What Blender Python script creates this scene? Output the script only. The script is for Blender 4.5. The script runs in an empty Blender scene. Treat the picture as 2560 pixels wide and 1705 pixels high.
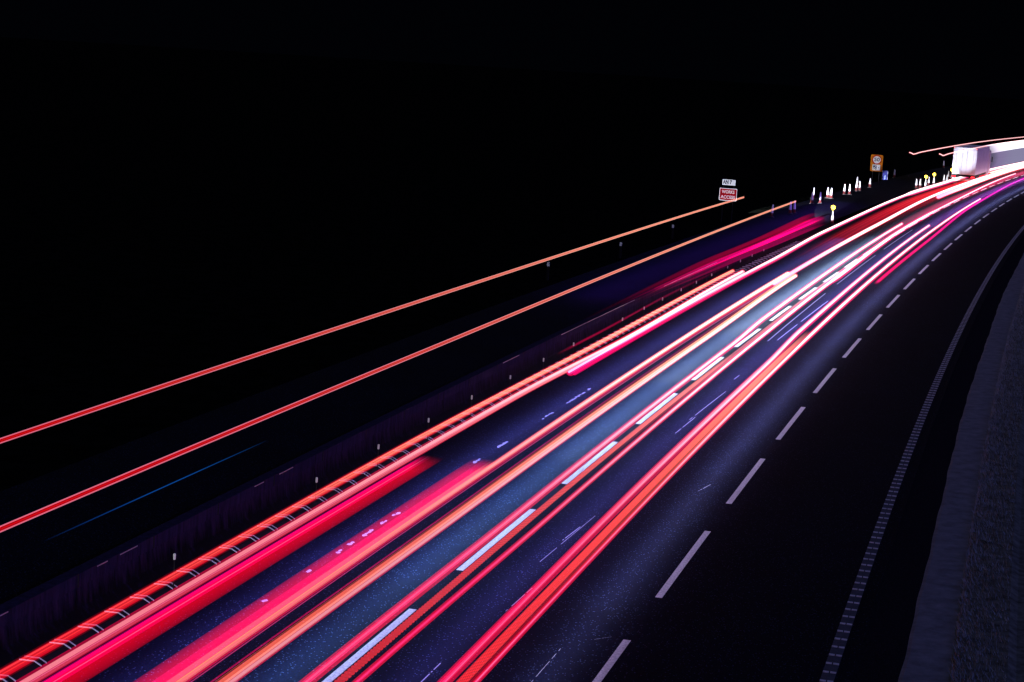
import bpy, bmesh, math, random
from mathutils import Vector, Matrix
random.seed(7)
R = math.radians
C = bpy.context.scene.collection
scene = bpy.context.scene

# ------------------------------------------------------------------ camera
F_PX, CAM_H, PITCH, ROLL = 4826.6, 10.0556, 0.142303, 0.061288
cam_data = bpy.data.cameras.new('camera')
cam_data.sensor_width = 36.0
cam_data.lens = F_PX / 2560 * 36
cam_data.clip_start = 0.5
cam_data.clip_end = 6000
cam = bpy.data.objects.new('camera', cam_data)
C.objects.link(cam)
fwd = Vector((0, math.cos(PITCH), -math.sin(PITCH)))
up0 = Vector((0, math.sin(PITCH), math.cos(PITCH)))
rt0 = Vector((1, 0, 0))
rt = rt0 * math.cos(ROLL) + up0 * math.sin(ROLL)
up = -rt0 * math.sin(ROLL) + up0 * math.cos(ROLL)
ROLLSIGN = 1
cam.matrix_world = Matrix(((rt.x, up.x, -fwd.x, 0), (rt.y, up.y, -fwd.y, 0), (rt.z, up.z, -fwd.z, CAM_H), (0, 0, 0, 1)))
scene.camera = cam

# ------------------------------------------------------------------ night sky, exposure
world = bpy.data.worlds.new('World')
scene.world = world
world.use_nodes = True
wn = world.node_tree
bg = wn.nodes['Background']
sky = wn.nodes.new('ShaderNodeTexSky')
sky.sky_type = 'NISHITA'
sky.sun_disc = False
sky.sun_elevation = R(-2)
sky.sun_rotation = R(200)
wn.links.new(sky.outputs[0], bg.inputs[0])
bg.inputs[1].default_value = 0.3
airglow = wn.nodes.new('ShaderNodeBackground')
airglow.inputs[0].default_value = (.30, .42, 1.0, 1); airglow.inputs[1].default_value = .0011
both = wn.nodes.new('ShaderNodeAddShader')
wn.links.new(bg.outputs[0], both.inputs[0]); wn.links.new(airglow.outputs[0], both.inputs[1])
wn.links.new(both.outputs[0], wn.nodes['World Output'].inputs[0])
scene.view_settings.view_transform = 'Standard'
scene.view_settings.look = 'None'
scene.view_settings.exposure = 0
scene.view_settings.gamma = 1
scene.cycles.use_denoising = True
scene.cycles.transparent_max_bounces = 64
scene.cycles.max_bounces = 4
scene.cycles.use_light_tree = True
scene.cycles.sample_clamp_indirect = 4
# added weak blue fill from the right, in place of ambient light
ml = bpy.data.lights.new('blue_fill', 'SUN')
ml.energy = 0.75
ml.angle = R(3)
ml.color = (0.15, 0.20, 1.0)
mo = bpy.data.objects.new('blue_fill', ml)
C.objects.link(mo)
mo.rotation_euler = (R(28), R(58), 0)

# ------------------------------------------------------------------ the alignment of the road
K = (0.23313553, 0.05224245, -0.01049042, 0.00314691)
X0 = -5.85893
STEP = 0.5
S_MIN, S_MAX = -60.0, 700.0
def _psi(s):
    q = min(s, 330.0) / 100
    a = K[0] + K[1]*q + K[2]*q*q + K[3]*q**3
    if s > 330:
        g = (K[1] + 2*K[2]*3.3 + 3*K[3]*3.3**2) / 100
        a += g * (s - 330)
    return a
_P = {}
x, y = X0, 0.0
n = int(S_MAX / STEP)
_P[0] = (x, y)
for i in range(n):
    a = _psi((i + .5) * STEP)
    x += math.sin(a) * STEP; y += math.cos(a) * STEP
    _P[i+1] = (x, y)
x, y = X0, 0.0
for i in range(int(-S_MIN / STEP)):
    a = _psi(-(i + .5) * STEP)
    x -= math.sin(a) * STEP; y -= math.cos(a) * STEP
    _P[-i-1] = (x, y)
def P(s, d, h=0.0):
    """s metres along the road, d metres to the right of the right lane line, h metres up"""
    s = max(S_MIN, min(S_MAX - STEP, s))
    i = math.floor(s / STEP); t = s / STEP - i
    a = _P[i]; b = _P[i+1]
    px = a[0] + (b[0]-a[0])*t; py = a[1] + (b[1]-a[1])*t
    g = _psi(s)
    return Vector((px + d*math.cos(g), py - d*math.sin(g), h))
def heading(s): return -_psi(s)       # z rotation that turns +Y along the road
def interp(pts, s):
    if s <= pts[0][0]: return pts[0][1]
    for (a, va), (b, vb) in zip(pts, pts[1:]):
        if s <= b:
            t = (s - a) / (b - a)
            t = t*t*(3-2*t)
            return va + (vb - va)*t
    return pts[-1][1]

# ------------------------------------------------------------------ materials
def mat(name, col, rough=0.6, metal=0.0, noise=None, bump=None, spec=0.5):
    """noise = (scale, darkest factor, brightest factor); bump = (scale, strength)"""
    m = bpy.data.materials.new(name); m.use_nodes = True
    nt = m.node_tree; b = nt.nodes['Principled BSDF']
    b.inputs['Roughness'].default_value = rough
    b.inputs['Metallic'].default_value = metal
    b.inputs['Specular IOR Level'].default_value = spec
    tc = nt.nodes.new('ShaderNodeTexCoord')
    if noise:
        nz = nt.nodes.new('ShaderNodeTexNoise'); nz.inputs['Scale'].default_value = noise[0]
        nz.inputs['Detail'].default_value = 6; nz.inputs['Roughness'].default_value = .65
        nt.links.new(tc.outputs['Object'], nz.inputs['Vector'])
        rp = nt.nodes.new('ShaderNodeValToRGB')
        rp.color_ramp.elements[0].position = .33; rp.color_ramp.elements[1].position = .7
        rp.color_ramp.elements[0].color = tuple(c*noise[1] for c in col) + (1,)
        rp.color_ramp.elements[1].color = tuple(min(1, c*noise[2]) for c in col) + (1,)
        nt.links.new(nz.outputs['Fac'], rp.inputs['Fac']); nt.links.new(rp.outputs['Color'], b.inputs['Base Color'])
    else:
        b.inputs['Base Color'].default_value = (*col, 1)
    if bump:
        n2 = nt.nodes.new('ShaderNodeTexNoise'); n2.inputs['Scale'].default_value = bump[0]
        n2.inputs['Detail'].default_value = 4
        nt.links.new(tc.outputs['Object'], n2.inputs['Vector'])
        bp = nt.nodes.new('ShaderNodeBump'); bp.inputs['Strength'].default_value = bump[1]; bp.inputs['Distance'].default_value = .02
        nt.links.new(n2.outputs['Fac'], bp.inputs['Height']); nt.links.new(bp.outputs['Normal'], b.inputs['Normal'])
    return m

def asphalt():
    m = bpy.data.materials.new('asphalt'); m.use_nodes = True
    nt = m.node_tree; L = nt.links; b = nt.nodes['Principled BSDF']
    tc = nt.nodes.new('ShaderNodeTexCoord')
    big = nt.nodes.new('ShaderNodeTexNoise'); big.inputs['Scale'].default_value = .35; big.inputs['Detail'].default_value = 5
    fine = nt.nodes.new('ShaderNodeTexNoise'); fine.inputs['Scale'].default_value = 26; fine.inputs['Detail'].default_value = 3
    chips = nt.nodes.new('ShaderNodeTexVoronoi'); chips.inputs['Scale'].default_value = 14
    for q in (big, fine, chips): L.new(tc.outputs['Object'], q.inputs['Vector'])
    r1 = nt.nodes.new('ShaderNodeValToRGB')
    r1.color_ramp.elements[0].position = .3; r1.color_ramp.elements[0].color = (.0005, .0010, .0032, 1)
    r1.color_ramp.elements[1].position = .75; r1.color_ramp.elements[1].color = (.0030, .0052, .0185, 1)
    L.new(fine.outputs['Fac'], r1.inputs['Fac'])
    r2 = nt.nodes.new('ShaderNodeMapRange')
    r2.inputs[1].default_value = .3; r2.inputs[2].default_value = .7; r2.inputs[3].default_value = .75; r2.inputs[4].default_value = 1.15
    L.new(big.outputs['Fac'], r2.inputs[0])
    mx = nt.nodes.new('ShaderNodeMix'); mx.data_type = 'RGBA'; mx.blend_type = 'MULTIPLY'; mx.inputs[0].default_value = 1
    L.new(r1.outputs[0], mx.inputs[6]); L.new(r2.outputs[0], mx.inputs[7])
    # aggregate chips, their sparkle put into a pale colour
    lt = nt.nodes.new('ShaderNodeMath'); lt.operation = 'LESS_THAN'; lt.inputs[1].default_value = .17
    L.new(chips.outputs['Distance'], lt.inputs[0])
    m2 = nt.nodes.new('ShaderNodeMix'); m2.data_type = 'RGBA'
    m2.inputs[7].default_value = (.05, .07, .12, 1)
    L.new(lt.outputs[0], m2.inputs[0]); L.new(mx.outputs[2], m2.inputs[6])
    L.new(m2.outputs[2], b.inputs['Base Color'])
    b.inputs['Roughness'].default_value = .9
    b.inputs['Specular IOR Level'].default_value = .04
    bp = nt.nodes.new('ShaderNodeBump'); bp.inputs['Strength'].default_value = .5; bp.inputs['Distance'].default_value = .01
    L.new(fine.outputs['Fac'], bp.inputs['Height']); L.new(bp.outputs['Normal'], b.inputs['Normal'])
    return m

def emit(name, col, strength=1.0):
    m = bpy.data.materials.new(name); m.use_nodes = True
    nt = m.node_tree; nt.nodes.clear()
    e = nt.nodes.new('ShaderNodeEmission'); e.inputs[0].default_value = (*col, 1); e.inputs[1].default_value = strength
    o = nt.nodes.new('ShaderNodeOutputMaterial'); nt.links.new(e.outputs[0], o.inputs[0])
    return m

def streak_material():
    m = bpy.data.materials.new('light_streak'); m.use_nodes = True
    nt = m.node_tree; nt.nodes.clear()
    at = nt.nodes.new('ShaderNodeAttribute'); at.attribute_name = 'glow'
    e = nt.nodes.new('ShaderNodeEmission'); nt.links.new(at.outputs['Color'], e.inputs[0])
    tr = nt.nodes.new('ShaderNodeBsdfTransparent')
    ad = nt.nodes.new('ShaderNodeAddShader')
    nt.links.new(e.outputs[0], ad.inputs[0]); nt.links.new(tr.outputs[0], ad.inputs[1])
    o = nt.nodes.new('ShaderNodeOutputMaterial'); nt.links.new(ad.outputs[0], o.inputs[0])
    return m

M = dict(
    asphalt=asphalt(),
    paint=mat('road_paint', (.84, .84, .80), .6, noise=(22, .5, 1.12), bump=(60, .5)),
    worn=mat('worn_paint', (.26, .27, .29), .7, noise=(30, .4, 1.2)),
    edgepaint=mat('edge_paint', (.075, .08, .10), .8, noise=(6, .7, 1.15), spec=.05),
    rib=mat('rib_paint', (.55, .58, .66), .7, noise=(9, .7, 1.1), spec=.1),
    concrete=mat('concrete', (.17, .18, .21), .9, noise=(2.5, .6, 1.15), bump=(30, .2), spec=.05),
    gravel=mat('dark_gravel', (.012, .010, .014), .9, noise=(40, .3, 2.2), bump=(50, .8), spec=.0),
    earth=mat('dark_verge', (.0035, .004, .003), .95, noise=(1.2, .4, 1.6), bump=(8, .8), spec=.0),
    grass=mat('grass', (.20, .22, .25), .9, noise=(3, .5, 1.5), spec=.05),
    soil=mat('verge_soil', (.10, .10, .09), .95, noise=(4, .4, 1.5), bump=(12, .8), spec=.1),
    steel=mat('galvanised_steel', (.55, .57, .6), .4, .6, noise=(12, .8, 1.1)),
    darksteel=mat('dark_steel', (.012, .012, .014), .6, .0, spec=.05),
    white=mat('white_reflective', (.62, .62, .64), .7, noise=(5, .93, 1.03), spec=.1),
    red=mat('red_plastic', (.10, .004, .006), .6, noise=(8, .8, 1.1)),
    black=mat('black_rubber', (.02, .02, .02), .8, noise=(10, .7, 1.3)),
    signred=mat('sign_red', (.42, .004, .010), .8, noise=(4, .85, 1.08), spec=.03),
    signwhite=mat('sign_white', (.8, .82, .85), .7, noise=(4, .93, 1.03), spec=.1),
    signblack=mat('sign_black', (.02, .02, .06), .5),
    amber=mat('sign_amber', (.70, .20, .008), .7, noise=(3.5, .45, 1.25), spec=.05),
    blue=mat('blue_panel', (.004, .01, .3), .6, noise=(3, .6, 1.4)),
    lorrywhite=mat('lorry_white', (.8, .8, .82), .45, noise=(1.4, .85, 1.05)),
    streak=streak_material(),
    lamp=emit('lamp_yellow', (1.0, .62, .035), 14),
    lampcase=mat('lamp_case', (.6, .4, .02), .5),
    taillight=emit('tail_light_red', (1, .02, .03), 5),
    glass=mat('dark_glass', (.02, .02, .03), .1),
)

# ------------------------------------------------------------------ object helpers
def tag(o, label=None, cat=None, group=None, kind=None):
    if label: o['label'] = label
    if cat: o['category'] = cat
    if group: o['group'] = group
    if kind: o['kind'] = kind
    return o
def obj(name, bm, m, parent=None, smooth=False):
    me = bpy.data.meshes.new(name)
    bm.normal_update(); bm.to_mesh(me); bm.free()
    me.materials.append(m)
    if smooth:
        for f in me.polygons: f.use_smooth = True
    o = bpy.data.objects.new(name, me); C.objects.link(o)
    if parent: o.parent = parent
    return o
def empty(name, loc, rz=0.0):
    o = bpy.data.objects.new(name, None); C.objects.link(o)
    o.location = loc; o.rotation_euler = (0, 0, rz); o.empty_display_size = .2
    return o
def copy_tree(o, parent=None):
    c = o.copy(); C.objects.link(c)
    if parent: c.parent = parent
    for ch in [k for k in bpy.data.objects if k.parent == o]:
        copy_tree(ch, c)
    return c
def box(bm, c, s, rz=0.0):
    cx, cy, cz = c; hx, hy, hz = s[0]/2, s[1]/2, s[2]/2
    co, si = math.cos(rz), math.sin(rz)
    v = []
    for z in (-hz, hz):
        for a, b in ((-hx, -hy), (hx, -hy), (hx, hy), (-hx, hy)):
            v.append(bm.verts.new((cx + a*co - b*si, cy + a*si + b*co, cz + z)))
    for f in ((3, 2, 1, 0), (4, 5, 6, 7), (0, 1, 5, 4), (1, 2, 6, 5), (2, 3, 7, 6), (3, 0, 4, 7)):
        bm.faces.new([v[i] for i in f])
def lathe(bm, prof, n=20, loc=(0, 0, 0)):
    rings = []
    for r, z in prof:
        rings.append([bm.verts.new((loc[0] + r*math.cos(2*math.pi*i/n), loc[1] + r*math.sin(2*math.pi*i/n), loc[2] + z)) for i in range(n)])
    for a, b in zip(rings, rings[1:]):
        for i in range(n):
            bm.faces.new((a[i], a[(i+1) % n], b[(i+1) % n], b[i]))
    bm.faces.new(list(reversed(rings[0]))); bm.faces.new(rings[-1])
def plate(bm, w, h, r, y0, y1, cx=0, cz=0, seg=6):
    """upright plate with rounded corners, facing -Y"""
    pts = []
    for qx, qz, a0 in ((w/2-r, h/2-r, 0), (-w/2+r, h/2-r, 90), (-w/2+r, -h/2+r, 180), (w/2-r, -h/2+r, 270)):
        for k in range(seg+1):
            a = R(a0 + 90*k/seg); pts.append((cx + qx + r*math.cos(a), cz + qz + r*math.sin(a)))
    fr = [bm.verts.new((p[0], y0, p[1])) for p in pts]; bk = [bm.verts.new((p[0], y1, p[1])) for p in pts]
    bm.faces.new(fr); bm.faces.new(list(reversed(bk)))
    for i in range(len(pts)):
        j = (i+1) % len(pts); bm.faces.new((fr[j], fr[i], bk[i], bk[j]))
def sweep(bm, prof, s0, s1, ds=2.0, dfun=None, closed=True, hfun=None):
    """sweep an open or closed (d, h) profile along the road"""
    n = max(1, int(math.ceil((s1-s0)/ds))); rings = []
    for i in range(n+1):
        s = s0 + (s1-s0)*i/n
        dd = dfun(s) if dfun else 0; hh = hfun(s) if hfun else 0
        rings.append([bm.verts.new(P(s, d+dd, h+hh)) for d, h in prof])
    m = len(prof)
    for a, b in zip(rings, rings[1:]):
        for i in range(m if closed else m-1):
            j = (i+1) % m; bm.faces.new((a[i], b[i], b[j], a[j]))
    if closed:
        bm.faces.new(rings[0]); bm.faces.new(list(reversed(rings[-1])))
def text_mesh(name, body, size, m, parent, loc, bold=0.0, width=None):
    cu = bpy.data.curves.new('legend', 'FONT'); cu.body = body; cu.size = size
    cu.align_x = 'CENTER'; cu.align_y = 'CENTER'; cu.extrude = .004; cu.offset = bold
    t = bpy.data.objects.new('legend_source', cu); C.objects.link(t)
    bpy.context.view_layer.update()
    me = bpy.data.meshes.new_from_object(t.evaluated_get(bpy.context.evaluated_depsgraph_get()))
    bpy.data.objects.remove(t)
    me.materials.clear(); me.materials.append(m)
    if width:
        xs = [v.co.x for v in me.vertices]; k = width / (max(xs)-min(xs))
        for v in me.vertices: v.co.x *= k
    o = bpy.data.objects.new(name, me); C.objects.link(o); o.parent = parent
    o.location = loc; o.rotation_euler = (R(90), 0, 0)
    return o

# ------------------------------------------------------------------ the setting
bm = bmesh.new()
g = 9
for i in range(g):
    for j in range(g):
        x0, y0 = -2500 + 5000*i/g, -400 + 5000*j/g
        x1, y1 = x0 + 5000/g, y0 + 5000/g
        bm.faces.new([bm.verts.new(v) for v in ((x0, y0, -.06), (x1, y0, -.06), (x1, y1, -.06), (x0, y1, -.06))])
bmesh.ops.remove_doubles(bm, verts=bm.verts, dist=.01)
ground = tag(obj('ground', bm, M['earth']), kind='structure')

bm = bmesh.new()
sweep(bm, [(-9.0, -.10), (-9.0, 0.0), (4.02, 0.0), (4.02, -.10)], -50, 690)
road = tag(obj('road', bm, M['asphalt']), kind='structure')

def marking(name, quads, m=M['paint'], label=None):
    bm = bmesh.new()
    for s0, s1, d, w in quads:
        sweep(bm, [(d-w/2, .001), (d-w/2, .005), (d+w/2, .005), (d+w/2, .001)], s0, s1, 1.0)
    o = obj(name, bm, m, road)
    if label: o['label'] = label
    return o
marking('lane_line', [(37.48 + 9*k, 37.48 + 9*k + 5.95, 0, .135) for k in range(-5, 45)], label='dashed white line nearest the right edge')
rr = _psi(60)
lq = []
for k in range(-4, 45):
    lq.append((36.6 + 9.0*k + .02*k, k))
# ribbed edge line
bm = bmesh.new()
sweep(bm, [(3.51, .001), (3.51, .005), (3.745, .005), (3.745, .001)], 4, 420, 1.0)
edge = obj('edge_line', bm, M['edgepaint'], road); edge['label'] = 'solid ribbed line at the right road edge'
bm = bmesh.new()
s = 6.0
while s < 240:
    for a, b in ((3.515, 3.615), (3.64, 3.74)):
        for f0, f1, h in ((s, s+.06, .022),):
            sweep(bm, [(a, .006), (a, h), (b, h), (b, .006)], f0, f1, 1.0)
    s += .53
ribs = obj('rib', bm, M['rib'], edge); ribs['kind'] = 'stuff'

bm = bmesh.new()
rnd = random.Random(3)
wob = {}
def wobble(s):
    return .012*math.sin(s*.9) + .008*math.sin(s*2.3+1) + .025*math.sin(s*.17)
sweep(bm, [(4.02, -.1), (4.02, -.012), (4.86, -.012), (4.86, -.1)], -50, 500)
tag(obj('gravel_strip', bm, M['gravel']), kind='structure')
bm = bmesh.new()
n = 900
prev = None
for i in range(n):
    s = -20 + i*.4
    a = 4.83 + wobble(s); b = 5.68 + .02*math.sin(s*1.7)
    cur = [bm.verts.new(P(s, a-.05, -.02)), bm.verts.new(P(s, a+.05, .004)), bm.verts.new(P(s, b, .03)), bm.verts.new(P(s, b, -.05))]
    if prev:
        for k in range(3): bm.faces.new((prev[k], cur[k], cur[k+1], prev[k+1]))
    prev = cur
tag(obj('concrete_strip', bm, M['concrete']), kind='structure')
bm = bmesh.new()
sweep(bm, [(5.64, -.05), (5.70, .07), (6.6, .10), (6.75, .02), (60, -.04)], -50, 500, 3, closed=False)
tag(obj('verge', bm, M['soil']), kind='structure')
# rough grass on the verge: blades too many to count
bm = bmesh.new()
for i in range(26000):
    s = 12 + 110*random.random()**1.6
    d = 5.66 + .95*random.random()**1.2
    l = random.uniform(.05, .17); a = random.uniform(0, 6.28)
    lean = random.uniform(-.10, .02)
    p = P(s, d, .05); w = .006 + s*.00012
    g = heading(s)
    q = p + Vector((math.cos(g)*lean, math.sin(g)*lean, l))
    t = Vector((math.cos(a)*w, math.sin(a)*w, 0))
    bm.faces.new((bm.verts.new(p-t), bm.verts.new(p+t), bm.verts.new(q)))
tag(obj('grass', bm, M['grass']), 'rough grass beside the concrete strip at the right', 'grass', kind='stuff')

# slip road beyond the wall
bm = bmesh.new()
sweep(bm, [(-15.2, -.09), (-15.2, -.02), (-9.75, -.02), (-9.75, -.09)], -50, 500)
tag(obj('slip_road', bm, M['asphalt']), kind='structure')

# old lane line left of the worn patches and hairline remnants
def blob(bm, s, d, rs, rd, h=.004):
    k = 9; v = []
    for i in range(k):
        a = 2*math.pi*i/k; q = random.uniform(.6, 1.15)
        v.append(bm.verts.new(P(s + rs*q*math.cos(a), d + rd*q*math.sin(a), h)))
    bm.faces.new(v)
bm = bmesh.new()
for s, l in ((60.6, .3), (59.1, 1.6), (58.0, .5), (55.7, .4), (55.2, .2), (54.8, .15), (50.4, .8), (48.0, .5), (41.5, .2), (40.7, .25), (39.6, .5), (38.6, .2), (37.9, .3), (33.9, .12), (36.2, .12)):
    q = s - l/2
    while q < s + l/2:
        blob(bm, q, -6.70 + .02*random.uniform(-1, 1), random.uniform(.06, .16), random.uniform(.03, .06)); q += .16
wp = obj('worn_marking', bm, M['worn'], road); wp['label'] = 'broken pale remnants of an old lane line'
bm = bmesh.new()
for s0, s1, d0, d1, w in ((39, 43.6, -2.76, -2.62, .012), (41, 42.4, -2.76, -2.69, .02), (54.7, 57.6, -2.81, -2.75, .018), (57.1, 62.9, -2.83, -2.69, .022), (65.6, 66.6, -2.85, -2.83, .03),
                          (30.6, 31.7, -2.66, -2.66, .02), (35.2, 37.0, -2.46, -2.41, .018), (76, 143, -3.22, -3.54, .05), (76.5, 92, -2.92, -2.79, .035), (31.2, 33.4, -1.0, -.98, .008), (47.5, 48.4, -.9, -.75, .015), (34.2, 34.5, -.55, -.3, .01)):  # the longest line is a headlight reflection painted pale
    k = 14
    for i in range(k):
        a, b = i/k, (i+1)/k
        if random.random() < .12: continue
        sa, sb = s0+(s1-s0)*a, s0+(s1-s0)*b; da, db = d0+(d1-d0)*a, d0+(d1-d0)*b
        bm.faces.new([bm.verts.new(v) for v in (P(sa, da-w/2, .004), P(sa, da+w/2, .004), P(sb, db+w/2, .004), P(sb, db-w/2, .004))])
hs = obj('scratch_reflection_mark', bm, M['worn'], road); hs['label'] = 'thin pale scratch lines along the middle lanes, the longest a painted headlight reflection'

# ------------------------------------------------------------------ wall on the left
bm = bmesh.new()
n = 520; prev = None
prof = [(-8.86, -.02), (-8.84, .10), (-9.02, .30), (-9.06, .66), (-9.04, .665), (-9.04, .90), (-9.30, .90), (-9.30, .665), (-9.40, .3), (-9.55, -.02)]
sweep(bm, prof, -20, 139.5, 1.5)
def wall_mat():
    m = bpy.data.materials.new('streaked_concrete'); m.use_nodes = True
    nt = m.node_tree; L = nt.links; b = nt.nodes['Principled BSDF']
    tc = nt.nodes.new('ShaderNodeTexCoord')
    mp = nt.nodes.new('ShaderNodeMapping'); mp.inputs['Scale'].default_value = (5, 5, .7)
    L.new(tc.outputs['Object'], mp.inputs[0])
    nz = nt.nodes.new('ShaderNodeTexNoise'); nz.inputs['Scale'].default_value = 1.6; nz.inputs['Detail'].default_value = 7; nz.inputs['Roughness'].default_value = .7
    L.new(mp.outputs[0], nz.inputs['Vector'])
    rp = nt.nodes.new('ShaderNodeValToRGB')
    rp.color_ramp.elements[0].position = .3; rp.color_ramp.elements[0].color = (.003, .003, .005, 1)
    rp.color_ramp.elements[1].position = .72; rp.color_ramp.elements[1].color = (.030, .022, .068, 1)
    sp = nt.nodes.new('ShaderNodeSeparateXYZ'); L.new(tc.outputs['Object'], sp.inputs[0])
    mr = nt.nodes.new('ShaderNodeMapRange')          # algae and road dirt creep up from the foot of the wall
    mr.inputs[1].default_value = .15; mr.inputs[2].default_value = .72; mr.inputs[3].default_value = -.28; mr.inputs[4].default_value = .08
    L.new(sp.outputs[2], mr.inputs[0])
    ad = nt.nodes.new('ShaderNodeMath'); ad.operation = 'ADD'
    L.new(nz.outputs['Fac'], ad.inputs[0]); L.new(mr.outputs[0], ad.inputs[1])
    L.new(ad.outputs[0], rp.inputs[0]); L.new(rp.outputs[0], b.inputs['Base Color'])
    b.inputs['Roughness'].default_value = .9; b.inputs['Specular IOR Level'].default_value = .03
    return m
M['wall'] = wall_mat()
wall = tag(obj('barrier_wall', bm, M['wall']), 'long low concrete wall with a capped top and streaky stains along the left road edge', 'wall')
bm = bmesh.new()  # short steel pieces shaped as glints along the wall cap
for s0, s1 in ((28.1, 28.6), (31.7, 32.1), (32.6, 33.3), (38.9, 39.4), (40.3, 41.1), (58.6, 60.5), (66, 78), (84, 97)):
    sweep(bm, [(-9.034, .87), (-9.034, .885), (-9.026, .885), (-9.026, .87)], s0, s1, 1.0)
glints = obj('glint_strip', bm, M['steel'], wall)
bm = bmesh.new()
s = 4.0
while s < 139:
    sweep(bm, [(-9.046, .665), (-9.046, .906), (-9.03, .906), (-9.03, .665)], s, s+.035, 1.0); s += 3.0
obj('joint_cover', bm, M['darksteel'], wall)

# low steel kerb in front of the wall with a pair of angled bracket edges every metre
bm = bmesh.new()
sweep(bm, [(-8.84, 0), (-8.84, .04), (-8.78, .06), (-8.60, .06), (-8.50, .0)], 6, 140, 2)
kerb = tag(obj('steel_kerb', bm, M['darksteel']), 'low dark steel kerb crossed by pale bracket edges under the red streaks at the left', 'kerb')
def bracket(parent, s, single=False, far=False):
    bm = bmesh.new()
    w = .018 if not far else .022
    path = [(-8.88, .03), (-8.87, .085), (-8.58, .095), (-8.45, .03)]
    for q in ((0,) if single else (-.085, .085)):
        for (d0, h0), (d1, h1) in zip(path, path[1:]):
            a0, a1 = P(s+q-w/2, d0, h0), P(s+q-w/2, d1, h1)
            b0, b1 = P(s+q+w/2, d0, h0), P(s+q+w/2, d1, h1)
            z = Vector((0, 0, w))
            v = [bm.verts.new(t) for t in (a0, a1, b1, b0, a0+z, a1+z, b1+z, b0+z)]
            for f in ((3, 2, 1, 0), (4, 5, 6, 7), (0, 1, 5, 4), (1, 2, 6, 5), (2, 3, 7, 6), (3, 0, 4, 7)):
                bm.faces.new([v[i] for i in f])
    obj('bracket', bm, M['bracket'], parent)
M['bracket'] = mat('bracket_galvanised', (.42, .45, .55), .5, .0, noise=(12, .8, 1.1))
sb = 24.75
while sb < 123.5:
    bracket(kerb, sb, far=sb > 70); sb += 1.0

# slim marker posts with white reflectors
def marker(h=.74):
    root = empty('marker_post', (0, 0, 0))
    bm = bmesh.new()
    lathe(bm, [(.012, 0.0), (.012, h-.13)], 8)
    box(bm, (0, 0, .004), (.12, .12, .008))
    obj('pole', bm, M['darksteel'], root)
    bm = bmesh.new()
    plate(bm, .042, .12, .015, -.012, .012, 0, h-.06)
    obj('reflector', bm, M['white'], root)
    return root
ord_ = ['first', 'second', 'third', 'fourth', 'fifth', 'sixth', 'seventh', 'eighth', 'ninth', 'tenth', 'eleventh', 'twelfth', 'thirteenth', 'fourteenth', 'fifteenth', 'sixteenth', 'seventeenth', 'eighteenth', 'nineteenth', 'twentieth']
mk = None
posts = [33.6, 41.0, 45.2, 49.2, 53.2, 57.3, 61.3, 65.4, 73.2, 77.2, 80.9, 85.0, 88.6, 92.5, 96.9, 100.7, 104.4, 108.3]
for i, s in enumerate(posts):
    o = marker() if mk is None else copy_tree(mk)
    if mk is None: mk = o
    o.location = P(s, -8.42 - .0012*max(0, s-60)); o.rotation_euler = (0, 0, heading(s)-.25)
    tag(o, 'slim post with a white reflector by the low wall, %s from the bottom left' % ord_[i], 'marker post', 'reflector posts along the low wall')
# verge marker posts of the slip road
mv = None
for i, (s, d) in enumerate([(90.2, -15.93), (103.9, -15.6), (118.9, -15.9)]):
    if mv is None:
        mv = empty('verge_post', (0, 0, 0))
        bm = bmesh.new(); box(bm, (0, 0, .42), (.11, .04, .84)); obj('post_body', bm, M['darksteel'], mv)
        bm = bmesh.new(); plate(bm, .13, .2, .02, -.04, -.022, 0, .78); obj('reflector', bm, M['white'], mv)
        o = mv
    else: o = copy_tree(mv)
    o.location = P(s, d, -.05); o.rotation_euler = (0, 0, heading(s))
    tag(o, '%s small white-topped post under the highest red streak, counted from the left' % ord_[i], 'verge post', 'verge posts beyond the wall')

# ------------------------------------------------------------------ traffic cones
def make_cone():
    root = empty('traffic_cone', (0, 0, 0))
    root.scale = (.85, .85, 1)
    bm = bmesh.new(); box(bm, (0, 0, .025), (.46, .46, .05)); lathe(bm, [(.2, .05), (.17, .075)], 16)
    obj('base', bm, M['black'], root)
    bm = bmesh.new(); lathe(bm, [(.16, .06), (.128, .33), (.055, .90), (.045, .98), (.03, .99)], 20)
    obj('body', bm, M['red'], root, True)
    bm = bmesh.new(); lathe(bm, [(.130, .33), (.134, .34), (.062, .90), (.05, .95), (.03, .965)], 20)
    obj('sleeve', bm, M['white'], root, True)
    return root
def make_lamp():
    root = empty('hazard_lamp', (0, 0, 0))
    bm = bmesh.new(); box(bm, (0, 0, .06), (.13, .09, .12)); obj('case', bm, M['lampcase'], root)
    bm = bmesh.new()
    bmesh.ops.create_uvsphere(bm, u_segments=16, v_segments=10, radius=.15)
    for v in bm.verts: v.co.y *= .6; v.co.z += .25
    obj('lens', bm, M['lamp'], root, True)
    return root
cone0 = None
def cone(s, d, label, group, tilt=0.0, lean_dir=0):
    global cone0
    o = make_cone() if cone0 is None else copy_tree(cone0)
    if cone0 is None: cone0 = o
    o.location = P(s, d, 0 if d > -15 else -.03); o.rotation_euler = (0, tilt, heading(s))
    tag(o, label, 'traffic cone', group)
    return o
G1, G2 = 'cones closing the slip road', 'cones along the left edge of the lanes'
cone(163.5, -14.06, 'left lower cone of the first cone group right of the second red streak', G1)
cone(164.9, -13.6, 'right cone of the first cone group, standing alone with a gap', G1)
cone(171.5, -15.3, 'tilted cone standing behind the two cones of the first group', G1, .12)
cone(173.5, -14.3, 'left cone of the touching pair above the yellow star lamp', G1)
cone(173.1, -13.93, 'right cone of the touching pair above the yellow star lamp', G1)
cone(181.0, -13.95, 'left cone of the side by side pair with a thin gap between them', G1)
cone(181.4, -13.55, 'right cone of the side by side pair with a thin gap between them', G1)
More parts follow.
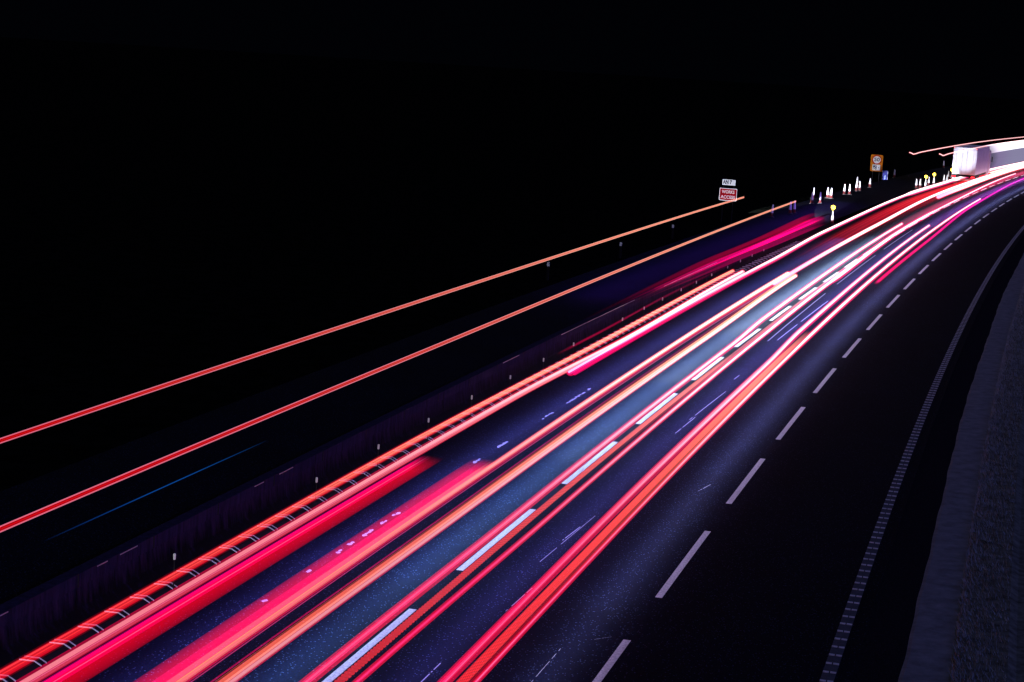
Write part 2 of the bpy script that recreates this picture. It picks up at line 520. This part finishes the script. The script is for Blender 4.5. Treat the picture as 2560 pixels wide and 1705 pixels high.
cone(198.3, -15.4, 'upper cone behind two touching cones left of the speed sign', G1)
cone(188.3, -13.95, 'left of the two touching cones below a higher cone', G1)
cone(189.0, -13.75, 'right of the two touching cones below a higher cone', G1)
cone(196.7, -13.88, 'single cone on its own just below and left of the speed sign', G1)
cone(150.2, -13.3, 'dim cone at the right of two at the end of the second red streak', G1)
cone(149.2, -13.45, 'dim cone at the left of two at the end of the second red streak', G1)
cone(144.0, -14.0, 'faint leaning cone just above the second red streak', G1, .1)
cone(222.4, -15.1, 'white topped cone right of the blue panel', G1)
cone(141.7, -9.16, 'nearest cone, carrying the brightest yellow lamp', G2)
cone(202.4, -10.0, 'left cone of the pair left of the two far yellow lamps', G2)
cone(203.0, -9.7, 'right cone of the pair left of the two far yellow lamps', G2)
cone(202.9, -9.15, 'cone under the left of the two far yellow lamps', G2)
cone(209.1, -9.57, 'slim cone between the two far yellow lamps', G2)
cone(209.9, -9.16, 'cone under the right of the two far yellow lamps', G2)
cone(217.2, -8.95, 'left of two overlapping cones left of the lorry wheels', G2)
cone(218.2, -8.75, 'right of two overlapping cones left of the lorry wheels', G2)
cone(228.2, -9.81, 'small cone higher up beside the lorry rear corner', G2)
cone(225.6, -9.15, 'cone with a pale yellow lamp beside the lorry, the left one', G2)
cone(228.6, -9.1, 'cone with a pale yellow lamp beside the lorry, the right one', G2)
cone(260.2, -14.7, 'far cone by the upper left corner of the lorry', G1)
lm = None
for s, d, lab in ((141.7, -9.16, 'brightest yellow lamp on the nearest cone'), (202.9, -9.15, 'left of the two far yellow lamps on cones'), (209.9, -9.16, 'right of the two far yellow lamps on cones'),
                  (225.6, -9.15, 'pale yellow lamp on a cone beside the lorry, left one'), (228.6, -9.1, 'pale yellow lamp on a cone beside the lorry, right one')):
    o = make_lamp() if lm is None else copy_tree(lm)
    if lm is None: lm = o
    o.location = P(s, d, .985); o.rotation_euler = (0, 0, heading(s))
    tag(o, lab, 'hazard lamp', 'yellow lamps on cones')

# ------------------------------------------------------------------ signs
def sign_rot(s): return heading(s) - 0.02
# works access sign
SW = P(134.0, -15.42, 0.08)
t = empty('works_sign', SW, sign_rot(134)); tag(t, 'red sign with white words WORKS ACCESS and a white border above the highest red streak', 'road sign')
w, h, zb = 1.24, .86, 1.52
bm = bmesh.new(); plate(bm, w, h, .07, -.01, .01, 0, zb+h/2); obj('border', bm, M['signwhite'], t)
bm = bmesh.new(); plate(bm, w-.09, h-.09, .05, -.014, -.0101, 0, zb+h/2); obj('panel', bm, M['signred'], t)
text_mesh('legend', 'WORKS', .30, M['signwhite'], t, (0, -.018, zb+h*.70), .006, .88)
text_mesh('legend', 'ACCESS', .30, M['signwhite'], t, (0, -.018, zb+h*.28), .006, 1.0)
for q in (-.35, .35):
    bm = bmesh.new(); lathe(bm, [(.03, 0), (.03, zb+h+.55)], 10, (q, .05, 0)); obj('post', bm, M['darksteel'], t)
t2 = empty('number_sign', P(134.0, -15.42, zb+h+.27), sign_rot(134)); tag(t2, 'small white sign reading AN 7 above the red works sign', 'road sign')
bm = bmesh.new(); plate(bm, .92, .40, .03, -.01, .01, 0, .22); obj('panel', bm, M['signwhite'], t2)
text_mesh('legend', 'AN 7', .36, M['signblack'], t2, (-.11, -.018, .22), .016, .64)
# speed sign
t = empty('speed_sign', P(199, -13.72, 0.07), sign_rot(199)); t.scale = (.96, 1, .92); tag(t, 'amber sign board with a round 50 limit and a small camera plate', 'road sign')
w, h, zb = 1.28, 1.82, 1.62
bm = bmesh.new(); plate(bm, w, h, .1, -.01, .01, 0, zb+h/2); obj('board', bm, M['amber'], t)
bm = bmesh.new()
def disc(bm, r, y0, y1, cx, cz, n=40):
    plate(bm, 2*r, 2*r, r*.999, y0, y1, cx, cz, n//4)
disc(bm, .50, -.014, -.0101, .0, zb+1.28); obj('ring', bm, M['signred'], t)
bm = bmesh.new(); disc(bm, .40, -.018, -.0141, .0, zb+1.28); obj('disc', bm, M['signwhite'], t)
text_mesh('legend', '50', .52, M['signblack'], t, (.0, -.024, zb+1.28), .016, .60)
bm = bmesh.new(); plate(bm, .86, .66, .03, -.014, -.0101, 0, zb+.42); obj('plate_edge', bm, M['signblack'], t)
bm = bmesh.new(); plate(bm, .82, .62, .03, -.018, -.0141, 0, zb+.42); cp = obj('camera_plate', bm, M['signwhite'], t)
bm = bmesh.new(); plate(bm, .38, .46, .05, -.022, -.0181, -.15, zb+.42); obj('camera_symbol', bm, M['signblack'], cp)
bm = bmesh.new(); disc(bm, .12, -.026, -.0221, -.19, zb+.31); obj('lens_ring', bm, M['signwhite'], cp)
bm = bmesh.new(); disc(bm, .055, -.026, -.0221, -.07, zb+.55, 16); obj('flash_symbol', bm, M['signwhite'], cp)
bm = bmesh.new(); disc(bm, .06, -.030, -.0261, -.19, zb+.31, 16); obj('lens_centre', bm, M['signblack'], cp)
bm = bmesh.new(); plate(bm, .08, .1, .02, -.022, -.0181, .25, zb+.42); obj('arrow_mark', bm, M['signblack'], cp)
for q in (-.35, .35):
    bm = bmesh.new(); lathe(bm, [(.035, 0), (.035, zb+h-.1)], 10, (q, .05, 0)); obj('post', bm, M['darksteel'], t)
# blue panel box
t = empty('blue_cabinet', P(214.5, -14.95, .03), heading(214)); tag(t, 'small blue upright cabinet with pale edges just right of the speed sign', 'cabinet')
bm = bmesh.new(); box(bm, (0, 0, .52), (.56, .3, 1.0)); obj('body', bm, M['blue'], t)
for q in (-.285, .29):
    bm = bmesh.new(); box(bm, (q, -.13, .52), (.03, .06, .98)); obj('edge_strip', bm, M['signwhite'], t)
bm = bmesh.new(); box(bm, (.02, -.157, .3), (.09, .012, .42)); obj('handle_plate', bm, mat('pale_blue', (.3, .45, .8), .4), t)

# ------------------------------------------------------------------ lorry
def lorry(s, d):
    t = empty('lorry', P(s, d, 0), heading(s)); tag(t, 'white lorry in the left lane at the far right edge of the picture', 'lorry')
    L_ = 13.4
    bm = bmesh.new(); box(bm, (0, L_/2, 2.62), (2.5, L_, 2.9)); bmesh.ops.bevel(bm, geom=list(bm.edges), offset=.04, segments=2, affect='EDGES'); tr = obj('trailer_body', bm, M['lorrywhite'], t)
    for q in (-1, 1):
        bm = bmesh.new(); plate(bm, 1.16, 2.7, .02, -.03, -.002, q*.6, 2.64); dr = obj('rear_door', bm, M['lorrywhite'], tr)
        bm = bmesh.new()
        for z in (.25, .9): lathe(bm, [(.018, 1.4), (.018, 3.9)], 8, (q*z, -.055, 0))
        obj('lock_rod', bm, M['steel'], dr)
    bm = bmesh.new(); box(bm, (0, L_/2, 1.03), (2.2, L_-.3, .24)); obj('chassis', bm, M['darksteel'], t)
    bm = bmesh.new(); box(bm, (0, .06, .62), (2.4, .12, .22)); bp = obj('bumper', bm, M['steel'], t)
    bm = bmesh.new(); box(bm, (0, -.012, .62), (.52, .02, .12)); obj('number_plate', bm, M['amber'], bp)
    for q in (-1, 1):
        bm = bmesh.new(); box(bm, (q*1.02, -.02, .92), (.36, .05, .14)); obj('tail_light', bm, M['taillight'], t)
        bm = bmesh.new(); box(bm, (q*1.2, -.035, 4.0), (.06, .02, .05)); obj('marker_light', bm, M['taillight'], t)
        bm = bmesh.new(); box(bm, (q*.95, 1.0, .5), (.5, .02, .45)); obj('mudflap', bm, M['black'], t)
        for k in range(3):
            bm = bmesh.new()
            lathe(bm, [(.30, -.19), (.48, -.19), (.52, -.13), (.52, .13), (.48, .19), (.30, .19)], 24)
            for v in bm.verts: v.co = Vector((v.co.z + q*1.03, v.co.y + 1.8 + 1.31*k, v.co.x + .52))
            wh = obj('wheel', bm, M['black'], t)
            bm = bmesh.new(); lathe(bm, [(.27, -.16), (.29, .16)], 20)
            for v in bm.verts: v.co = Vector((v.co.z + q*1.05, v.co.y + 1.8 + 1.31*k, v.co.x + .52))
            obj('rim', bm, M['steel'], wh)
    # tractor unit
    bm = bmesh.new(); box(bm, (0, L_+1.9, 2.2), (2.45, 2.1, 2.9)); bmesh.ops.bevel(bm, geom=list(bm.edges), offset=.15, segments=3, affect='EDGES'); cb = obj('cab', bm, M['lorrywhite'], t)
    bm = bmesh.new(); box(bm, (0, L_+2.95, 2.55), (2.1, .05, .9)); obj('windscreen', bm, M['glass'], cb)
    for q in (-1, 1):
        bm = bmesh.new(); box(bm, (q*1.4, L_+2.6, 2.5), (.1, .2, .6)); obj('mirror', bm, M['black'], cb)
    return t
lorry(216.5, -6.86)

# ------------------------------------------------------------------ light streaks left by the passing traffic
def lerp(a, b, t): return tuple(x + (y-x)*t for x, y in zip(a, b))
def streak(label, s0, s1, dpts, h, tubes, ramp=(28, 95), far=6.0, group='tail light streaks', fade=(0, 0), ds=1.5, sides=10, thick=((0, 1),), cat='light streak', hpts=None):
    """tubes: (dd, dh, rx, rz, near colour, far colour)"""
    bm = bmesh.new()
    lay = bm.verts.layers.float_color.new('glow')
    for tb in tubes:
        dd, dh, rx, rz, cn, cf = tb[:6]; cn = (cn[0], cn[1]*.6, cn[2]*.95); soft = tb[6] if len(tb) > 6 else None
        nsd = 24 if soft is not None else sides
        n = max(2, int((s1-s0)/ds)); prev = None
        for i in range(n+1):
            s = s0 + (s1-s0)*i/n
            t = min(1, max(0, (s-ramp[0])/(ramp[1]-ramp[0]))); t = t*t*(3-2*t)
            c = lerp(cn, cf, t)
            f = 1.0
            if fade[0] and s < s0+fade[0]: f *= (s-s0)/fade[0]
            if fade[1] and s > s1-fade[1]: f *= (s1-s)/fade[1]
            k = interp(thick, s)
            dc = interp(dpts, s) + dd*k; hc = (interp(hpts, s) if hpts else h) + dh*k
            ring = []
            for j in range(nsd):
                a = 2*math.pi*j/nsd; ca = math.cos(a)
                v = bm.verts.new(P(s, dc + rx*k*ca, hc + rz*k*math.sin(a)))
                w = 1.0 if soft is None else (1-ca*ca if soft == 0 else ((1-soft*ca)/2)**.45)
                v[lay] = (c[0]*f*w, c[1]*f*w, c[2]*f*w, 1); ring.append(v)
            if prev:
                for j in range(nsd):
                    bm.faces.new((prev[j], prev[(j+1) % nsd], ring[(j+1) % nsd], ring[j]))
            else: bm.faces.new(list(reversed(ring)))
            prev = ring
        bm.faces.new(prev)
    o = obj('light_streak', bm, M['streak'])
    return tag(o, label, cat, group)
def ticks(label, s0, s1, dpts, h, width, pitch, rows, cn, cf, length=.5, group='tail light streaks'):
    bm = bmesh.new(); lay = bm.verts.layers.float_color.new('glow')
    s = s0
    while s < s1:
        t = (s-s0)/(s1-s0); c = lerp(cn, cf, t*t)
        k = math.sin(min(1, (1-t)*3)*math.pi/2)
        d0 = interp(dpts, s)
        for r in range(rows):
            da = d0 - width/2 + width*(r + .08)/rows; db = d0 - width/2 + width*(r + .92)/rows
            q = []
            for ss, hh in ((s, h-.012), (s+pitch*length, h-.012), (s+pitch*length, h+.012), (s, h+.012)):
                for dd in (da, db):
                    v = bm.verts.new(P(ss, dd, hh)); v[lay] = (c[0]*k, c[1]*k, c[2]*k, 1); q.append(v)
            for f in ((0, 1, 3, 2), (2, 3, 5, 4), (4, 5, 7, 6), (6, 7, 1, 0), (0, 2, 4, 6), (1, 7, 5, 3)):
                bm.faces.new([q[i] for i in f])
        s += pitch
    return tag(obj('light_streak', bm, M['streak']), label, 'light streak', group)

# upper double lines: the roof corner lights of a lorry, 4.2 m up
for lab, dp, s1 in (('uppermost thin double red streak ending beneath the works sign', [(22, -7.95), (55, -7.86), (97, -7.97)], 97.2),
                    ('second thin double red streak, ending by the dim cones', [(20, -5.40), (45, -5.30), (97, -5.38)], 97.2)):
    streak(lab, 14, s1, dp, 4.2, [(0, .034, .008, .008, (.30, .12, .12), (.5, .26, .18)), (0, -.034, .008, .008, (.30, .12, .12), (.5, .26, .18)),
                                  (0, 0, .024, .030, (.20, .001, .002), (.36, .06, .05)), (0, .0, .006, .006, (.15, .0, .0), (.3, .2, .1))], ramp=(25, 80))
# left lane
streak('finely lined red streak left of the pale kerb brackets', 10, 94, [(26, -7.69), (43, -7.72), (66, -7.54), (94, -7.70)], .8,
       [(0, 0, .07, .07, (.26, .001, .006), (.40, .02, .02)), (-.03, .04, .007, .007, (.2, .03, .02), (.3, .2, .12)), (.0, .045, .007, .007, (.2, .03, .02), (.3, .2, .12)), (.04, .02, .007, .007, (.2, .02, .01), (.3, .2, .12)),
        (0, 0, .095, .095, (.04, .0, .001), (.10, .0, .01)), (0, 0, .045, .045, (.05, .005, .004), (.12, .16, .10))], ramp=(26, 72), thick=((28, .98), (94, 1.25)))
streak('cream and pink streak just right of the kerb brackets', 10, 94, [(26, -7.20), (53, -7.22), (68, -6.98), (94, -7.23)], .8,
       [(0, 0, .10, .10, (.16, .001, .015), (.42, .01, .04)), (.02, 0, .07, .07, (.16, .03, .03), (.3, .2, .2)), (-.015, .015, .035, .035, (.14, .14, .10), (.3, .4, .4)), (.05, 0, .008, .008, (.1, .05, .08), (.2, .1, .1))], ramp=(30, 85), thick=((28, 1.0), (94, 1.2)))
streak('broad soft crimson streak ending short beside the kerb brackets', 10, 44.5, [(26, -6.88), (44, -6.87)], .72,
       [(.06, 0, .27, .03, (.40, .0, .008), (.40, .0, .010), 1), (-.08, 0.02, .12, .03, (.16, .0, .03), (.2, .0, .04)), (-.15, .03, .05, .02, (.10, .0, .035), (.12, .0, .04)), (-.03, .04, .006, .006, (.1, .08, .12), (.1, .08, .12))], fade=(0, .15))
streak('broad flat pink streak ending square in the middle left lane', 10, 44.5, [(26, -5.48), (44, -5.48)], .8,
       [(-.06, 0, .30, .03, (.45, .0, .016), (.48, .0, .02), -1), (.05, .01, .15, .03, (.15, .002, .03), (.16, .002, .04)),
        (.16, .02, .05, .025, (.08, .07, .045), (.10, .09, .05)), (.215, 0, .006, .006, (.2, .18, .0), (.2, .12, .0))], fade=(0, .1))
streak('orange streak with a thin pink underline in the middle left lane', 10, 95, [(26, -5.20), (46, -5.20), (70, -5.20), (95, -5.18)], .8,
       [(0, 0, .08, .08, (.26, .001, .02), (.42, .0, .04)), (-.01, .01, .055, .05, (.15, .09, .04), (.3, .3, .2)), (-.0, .02, .025, .025, (.1, .05, .03), (.2, .5, .5)), (.10, -.05, .010, .010, (.2, .02, .06), (.3, .06, .12))], ramp=(32, 82), thick=((30, .8), (60, 1.2), (94, 1.7)))
streak('wide orange and cream streak along the left of the blue lit strip', 10, 94.5, [(26, -4.60), (40, -4.54), (68, -4.54), (94, -4.74)], .8,
       [(0, 0, .092, .092, (.22, .001, .01), (.42, .0, .03)), (-.03, .03, .045, .04, (.20, .09, .02), (.3, .3, .15)), (.02, -.01, .05, .05, (.15, .12, .07), (.3, .4, .35)), (.03, -.02, .02, .02, (.05, .10, .08), (.1, .3, .3)),
        (-.10, .05, .005, .005, (.2, .05, .0), (.2, .05, .0)), (-.13, .06, .006, .006, (.2, .0, .03), (.2, 0, .05)), (-.16, .05, .006, .006, (.15, .0, .02), (.1, 0, .03))], ramp=(30, 85), thick=((28, 1), (60, 1.15), (94, 1.3)))
streak('white streak with pink halo starting mid left lane and running to the far right', 58.5, 420, [(59, -6.85), (100, -6.90), (124, -7.2), (172, -7.45), (205, -7.1), (280, -6.6), (340, -6.3)], .8,
       [(0, 0, .15, .11, (.30, .0, .03), (.42, .0, .05)), (-.02, .02, .09, .08, (.2, .02, .12), (.4, .5, .5)), (-.05, .03, .035, .035, (.3, .5, .5), (.5, .6, .6)), (.16, -.03, .06, .04, (.3, .0, .05), (.15, .01, .05))], ramp=(60, 130), thick=((60, .85), (172, .95), (178, 1.6), (330, 1.9)))
streak('white streak on the left side of the blue lit strip running to the far right', 90, 420, [(94, -5.08), (133, -5.05), (175, -5.35), (210, -5.26), (267, -5.15), (340, -5)], .8,
       [(0, 0, .14, .12, (.3, .0, .03), (.42, .0, .03)), (0, 0, .09, .09, (.3, .5, .5), (.5, .6, .6)), (0, 0, .05, .05, (.1, .2, .2), (.3, .3, .3))], ramp=(92, 130), thick=((60, 1.0), (172, 1.1), (190, 1.3), (330, 1.4)))
streak('thick white streak starting with a blunt end below the far cones', 174, 420, [(174, -4.72), (200, -4.55), (267, -4.75), (340, -4.6)], .8,
       [(0, 0, .24, .17, (.45, .0, .02), (.45, .0, .02)), (0, .02, .18, .13, (.5, .6, .6), (.5, .6, .6))], ramp=(174, 200))
streak('orange rimmed white streak starting right beneath the lorry', 236, 420, [(236, -5.9), (340, -5.75)], .8,
       [(0, 0, .2, .14, (.5, .12, .02), (.5, .12, .02)), (0, .02, .12, .09, (.5, .5, .5), (.5, .5, .5))], ramp=(174, 200))
streak('magenta band glowing in place of red light reflected along the top of the low wall', 70, 135.5, [(77, -9.17), (92, -9.12), (112, -8.95), (135, -9.12)], .86,  # emissive band painting the red reflection on the wall cap
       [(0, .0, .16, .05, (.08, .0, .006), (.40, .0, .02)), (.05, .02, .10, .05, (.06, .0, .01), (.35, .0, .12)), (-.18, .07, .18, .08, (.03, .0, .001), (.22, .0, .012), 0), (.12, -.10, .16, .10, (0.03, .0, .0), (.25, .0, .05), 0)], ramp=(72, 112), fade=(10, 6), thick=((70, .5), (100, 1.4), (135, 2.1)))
streak('thin glowing streak drawn for a dim red lamp reflection between the wall posts and the kerb brackets', 62, 100, [(67, -8.15), (83, -8.35), (100, -8.4)], .8,  # lamp reflection in the barrier, drawn as an emissive tube
       [(0, 0, .05, .04, (.12, .0, .008), (.06, 0, .01), 0), (0, 0, .02, .02, (.08, .0, .015), (.03, 0, .006))], fade=(3, 18), ramp=(62, 90))
streak('dull red glow sheet standing in for red light on the road between the far left white streaks', 104, 420, [(100, -6.0), (172, -6.4), (210, -6.1), (280, -5.9), (340, -5.6)], .6,  # flat emissive sheet imitating red light falling on the asphalt
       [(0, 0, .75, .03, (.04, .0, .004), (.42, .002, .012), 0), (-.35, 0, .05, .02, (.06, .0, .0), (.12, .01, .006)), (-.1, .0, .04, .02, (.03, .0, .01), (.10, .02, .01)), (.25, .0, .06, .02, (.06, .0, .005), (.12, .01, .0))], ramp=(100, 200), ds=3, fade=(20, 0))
streak('crimson glow sheet standing in for light on the road between the thick far white streak and the middle lane', 128, 420, [(128, -4.0), (165, -3.95), (200, -3.75), (300, -3.9)], .4,  # emissive sheet imitating crimson light on the road
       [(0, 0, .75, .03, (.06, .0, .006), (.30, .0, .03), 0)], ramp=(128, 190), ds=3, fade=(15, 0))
streak('purple glow sheet standing in for light on the road left of the far magenta streak', 130, 420, [(130, -2.3), (200, -2.2), (300, -2.6)], .3,  # emissive sheet imitating purple light on the road
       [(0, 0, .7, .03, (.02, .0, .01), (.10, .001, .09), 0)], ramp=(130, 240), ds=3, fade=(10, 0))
# middle lane
streak('pink streak along the upper side of the left dashed line', 10, 136.5, [(27, -3.53), (40, -3.45), (68, -3.40), (77, -3.52), (136, -3.68)], .8,
       [(0, 0, .085, .085, (.24, .0, .010), (.40, .0, .05)), (0, .01, .045, .045, (.22, .0, .022), (.3, .3, .35)), (.0, .015, .016, .016, (.05, .06, .07), (.4, .5, .5)), (.03, 0, .008, .008, (.05, .02, .04), (.2, .2, .2))], ramp=(32, 80), thick=((40, 1), (94, 1.35), (136, 1.5)))
ticks('comb of short red light ticks below the left dashed line', 24, 66, [(28, -3.10), (40, -3.10), (66, -3.03)], .8, .17, .15, 1, (.30, .008, .010), (.40, .12, .10))
streak('narrow pink streak right of the left dashed line running to the far right', 10, 239, [(27, -2.86), (40, -2.78), (69, -2.80), (94, -2.86), (131, -3.12), (174, -3.0), (238, -3.35)], .8,
       [(0, 0, .06, .06, (.26, .0, .010), (.42, .0, .06)), (0, 0, .03, .03, (.2, .0, .035), (.4, .5, .55)), (0, 0, .010, .010, (.05, .05, .08), (.3, .4, .4))], ramp=(32, 80), thick=((40, .9), (60, 1.3), (92, 1.9), (96, 2.9), (150, 2.7), (156, 1.6), (238, 1.4)))
streak('salmon red streak beside the comb of ticks', 46, 110, [(46, -3.02), (69, -2.96), (110, -3.05)], .8,
       [(0, 0, .07, .05, (.2, .03, .02), (.4, .12, .15)), ], ramp=(46, 90), fade=(14, 14))
# right lane
streak('pink streak left of the red mesh pattern in the right lane', 10, 137, [(27, -1.66), (41, -1.66), (64, -1.62), (74, -1.73), (137, -1.88)], .8,
       [(0, 0, .085, .085, (.24, .0, .010), (.40, .0, .05)), (.0, .02, .05, .045, (.2, .0, .022), (.3, .3, .35)), (.025, .025, .010, .010, (.1, .10, .12), (.3, .5, .5)), (.0, .03, .009, .009, (.1, .03, .06), (.3, .3, .3))], ramp=(32, 80), thick=((30, 1), (60, 1.3), (137, 1.2)))
ticks('fine red mesh of light dots between the two right lane streaks', 22, 74, [(28, -1.42), (45, -1.42), (74, -1.42)], .8, .17, .075, 5, (.28, .006, .008), (.45, .12, .08), .45)
streak('thin pink white streak at the right rim of the mesh pattern', 10, 176.5, [(28, -1.22), (62, -1.22), (100, -1.24), (131, -1.26), (176, -1.34)], .8,
       [(0, 0, .045, .045, (.24, .0, .010), (.42, .0, .05)), (0, .005, .022, .022, (.2, .01, .05), (.4, .5, .5)), (0, .012, .008, .008, (.1, .15, .15), (.3, .3, .3))], ramp=(34, 78), thick=((40, 1.0), (60, 1.7), (84, 2.5), (130, 2.5), (176, 2.0)))
streak('dark red band left of the thin streak at the mesh pattern', 10, 70, [(28, -1.30), (70, -1.33)], .77,
       [(0, 0, .035, .03, (.14, .0, .003), (.3, .08, .04))], ramp=(30, 70), fade=(0, 10))
streak('magenta edge streak right of the rightmost white streak', 97, 420, [(97, -1.13), (127, -1.07), (170, -1.45), (237, -1.9), (300, -1.9)], .5,
       [(0, 0, .10, .05, (.40, .0, .03), (.42, .0, .18)), (0, 0, .04, .03, (.2, .0, .08), (.1, .01, .1))], ramp=(100, 200), fade=(1, 0))
# lorry roof lights, far right
for lab, dp, s0 in (('thin pink streak highest at the far right, starting with a small hook', [(178, -8.06), (233, -8.1), (290, -7.8)], 178.5),
                    ('thin pink streak starting with a small hook against the lorry', [(181, -5.62), (233, -5.62), (290, -5.3)], 180.5)):
    streak(lab, s0, 420, dp, 4.2, [(0, 0, .06, .06, (.4, .03, .04), (.4, .03, .04)), (0, 0, .04, .04, (.3, .28, .25), (.3, .4, .4))], hpts=[(s0, 4.36), (s0+3.5, 4.12), (s0+9, 4.18), (300, 4.2)], group='roof light streaks of the lorry')
streak('broad white glow band standing in for the lorry smear, filling the upper right corner behind the lorry', 236, 420, [(236, -6.9), (420, -6.9)], 3.2,  # translucent glow added for the smeared lorry body, not a lamp trail
       [(0, -.75, 1.15, 1.45, (.10, .09, .15), (.12, .11, .18)), (0, .2, .9, .5, (.2, .2, .22), (.6, .6, .6))], ramp=(236, 262), fade=(6, 0), group='roof light streaks of the lorry', cat='light streak', sides=16)
# faint blue glint left
streak('faint thin blue streak in the dark beyond the low wall', 33, 44, [(33, -10.80), (44, -10.80)], .8,
       [(0, 0, .014, .014, (.0, .009, .06), (.0, .009, .06)), (0, 0, .008, .008, (.002, .03, .06), (.002, .03, .06))], fade=(5, 5), ramp=(30, 50))

# left dashed line
bm = bmesh.new()
marks = []
def left_marks():
    # own arc length of the line 4.06 m left of the reference
    s, arc = 0.0, 0.0; out = []
    tgt = [37.63 + 9*k for k in range(-4, 40)]; i = 0
    ends = sorted([(t, 0) for t in tgt] + [(t+5.95, 1) for t in tgt])
    pos = {}
    ds = .05
    j = 0
    # backwards part
    back = [e for e in ends if e[0] < 0]; ends = [e for e in ends if e[0] >= 0]
    while s < 420 and j < len(ends):
        while j < len(ends) and ends[j][0] <= arc: pos[ends[j]] = s; j += 1
        a = P(s, -4.06); b = P(s+ds, -4.06); arc += (b-a).length; s += ds
    for t in tgt:
        if (t, 0) in pos and (t+5.95, 1) in pos: out.append((pos[(t, 0)], pos[(t+5.95, 1)], -4.06, .14))
    return out
marking('lane_line', left_marks(), label='dashed white line between the pink streaks')

# ------------------------------------------------------------------ added lamps for the light of traffic that is not modelled
def strip(s0, s1, d, h, width, power, col, name='added_spill', step=14.0, spread=180):  # downward area lamps added in place of swept vehicle lights
    s = s0
    while s < s1:
        e = min(s1, s+step)
        a, b = P(s, d, h), P(e, d, h)
        l = bpy.data.lights.new(name, 'AREA'); l.shape = 'RECTANGLE'
        l.size = width; l.size_y = (b-a).length
        l.energy = (power(.5*(s+e)) if callable(power) else power) * (e-s)
        l.color = col(.5*(s+e)) if callable(col) else col; l.spread = R(spread)
        o = bpy.data.objects.new(name, l); C.objects.link(o)
        o.location = (a+b)/2
        v = b-a; o.rotation_euler = (0, 0, -math.atan2(v.x, v.y))
        s = e
strip(8, 300, -4.87, .45, .35, lambda s: interp([(8, 12), (30, 24), (60, 52), (85, 82), (112, 72), (140, 12), (300, 10)], s), lambda s: lerp((.26, .48, 1.0), (.52, .68, .88), min(1, max(0, (s-50)/35))))
strip(8, 300, -2.88, .45, .25, lambda s: interp([(8, 7), (40, 14), (80, 22), (140, 22), (300, 22)], s), (.32, .28, 1.0))
strip(8, 420, -.9, .5, .2, lambda s: interp([(8, 5), (60, 14), (200, 20), (300, 30)], s), (.52, .50, 1.0), spread=150)
strip(8, 130, -6.85, .45, .3, lambda s: interp([(8, 8), (50, 18), (130, 16)], s), (.25, .25, 1.0))
strip(85, 170, -12.6, 1.3, 1.2, 9, (.22, .06, 1.0))  # added violet-blue light over the slip road, no vehicle behind it
strip(104, 420, -6.3, .5, .5, lambda s: interp([(104, 6), (150, 40), (200, 90), (420, 90)], s), (1.0, .012, .02), 'red_spill', 20, 110)
def beam(src, dst, watts, deg, col=(.85, .9, 1.0), blend=.4, r=.05):  # added spots aimed at wall, cones, signs and lorry; no vehicles modelled
    l = bpy.data.lights.new('added_spot', 'SPOT'); l.energy = watts; l.spot_size = R(deg); l.spot_blend = blend
    l.color = col; l.shadow_soft_size = r
    o = bpy.data.objects.new('added_spot', l); C.objects.link(o); o.location = src
    o.rotation_euler = (dst-src).to_track_quat('-Z', 'Y').to_euler()
beam(P(70, -13.0, .9), P(134, -15.4, 2.6), 1.1e5, 2.4)
beam(P(110, -13.0, .8), P(199, -14.4, 2.7), 1.5e5, 2.0)
beam(P(140, -10.4, .6), P(182, -14.2, -.9), 2.2e5, 6, blend=.2)
beam(P(140, -16.8, .6), P(182, -14.2, -.9), 2.2e5, 6, blend=.2)
beam(P(150, -8.2, .6), P(215, -9.2, .9), 4e5, 3.6)
beam(P(113, -6.0, .6), P(141.7, -9.2, .8), 1.1e5, 2.4)
beam(P(165, -6.8, .7), P(217, -6.9, 3.0), 1.4e5, 4.0, (.7, .75, 1.0), .8)
beam(P(-15, -5.5, 1.2), P(60, -8.42, .7), 4.5e4, 9)
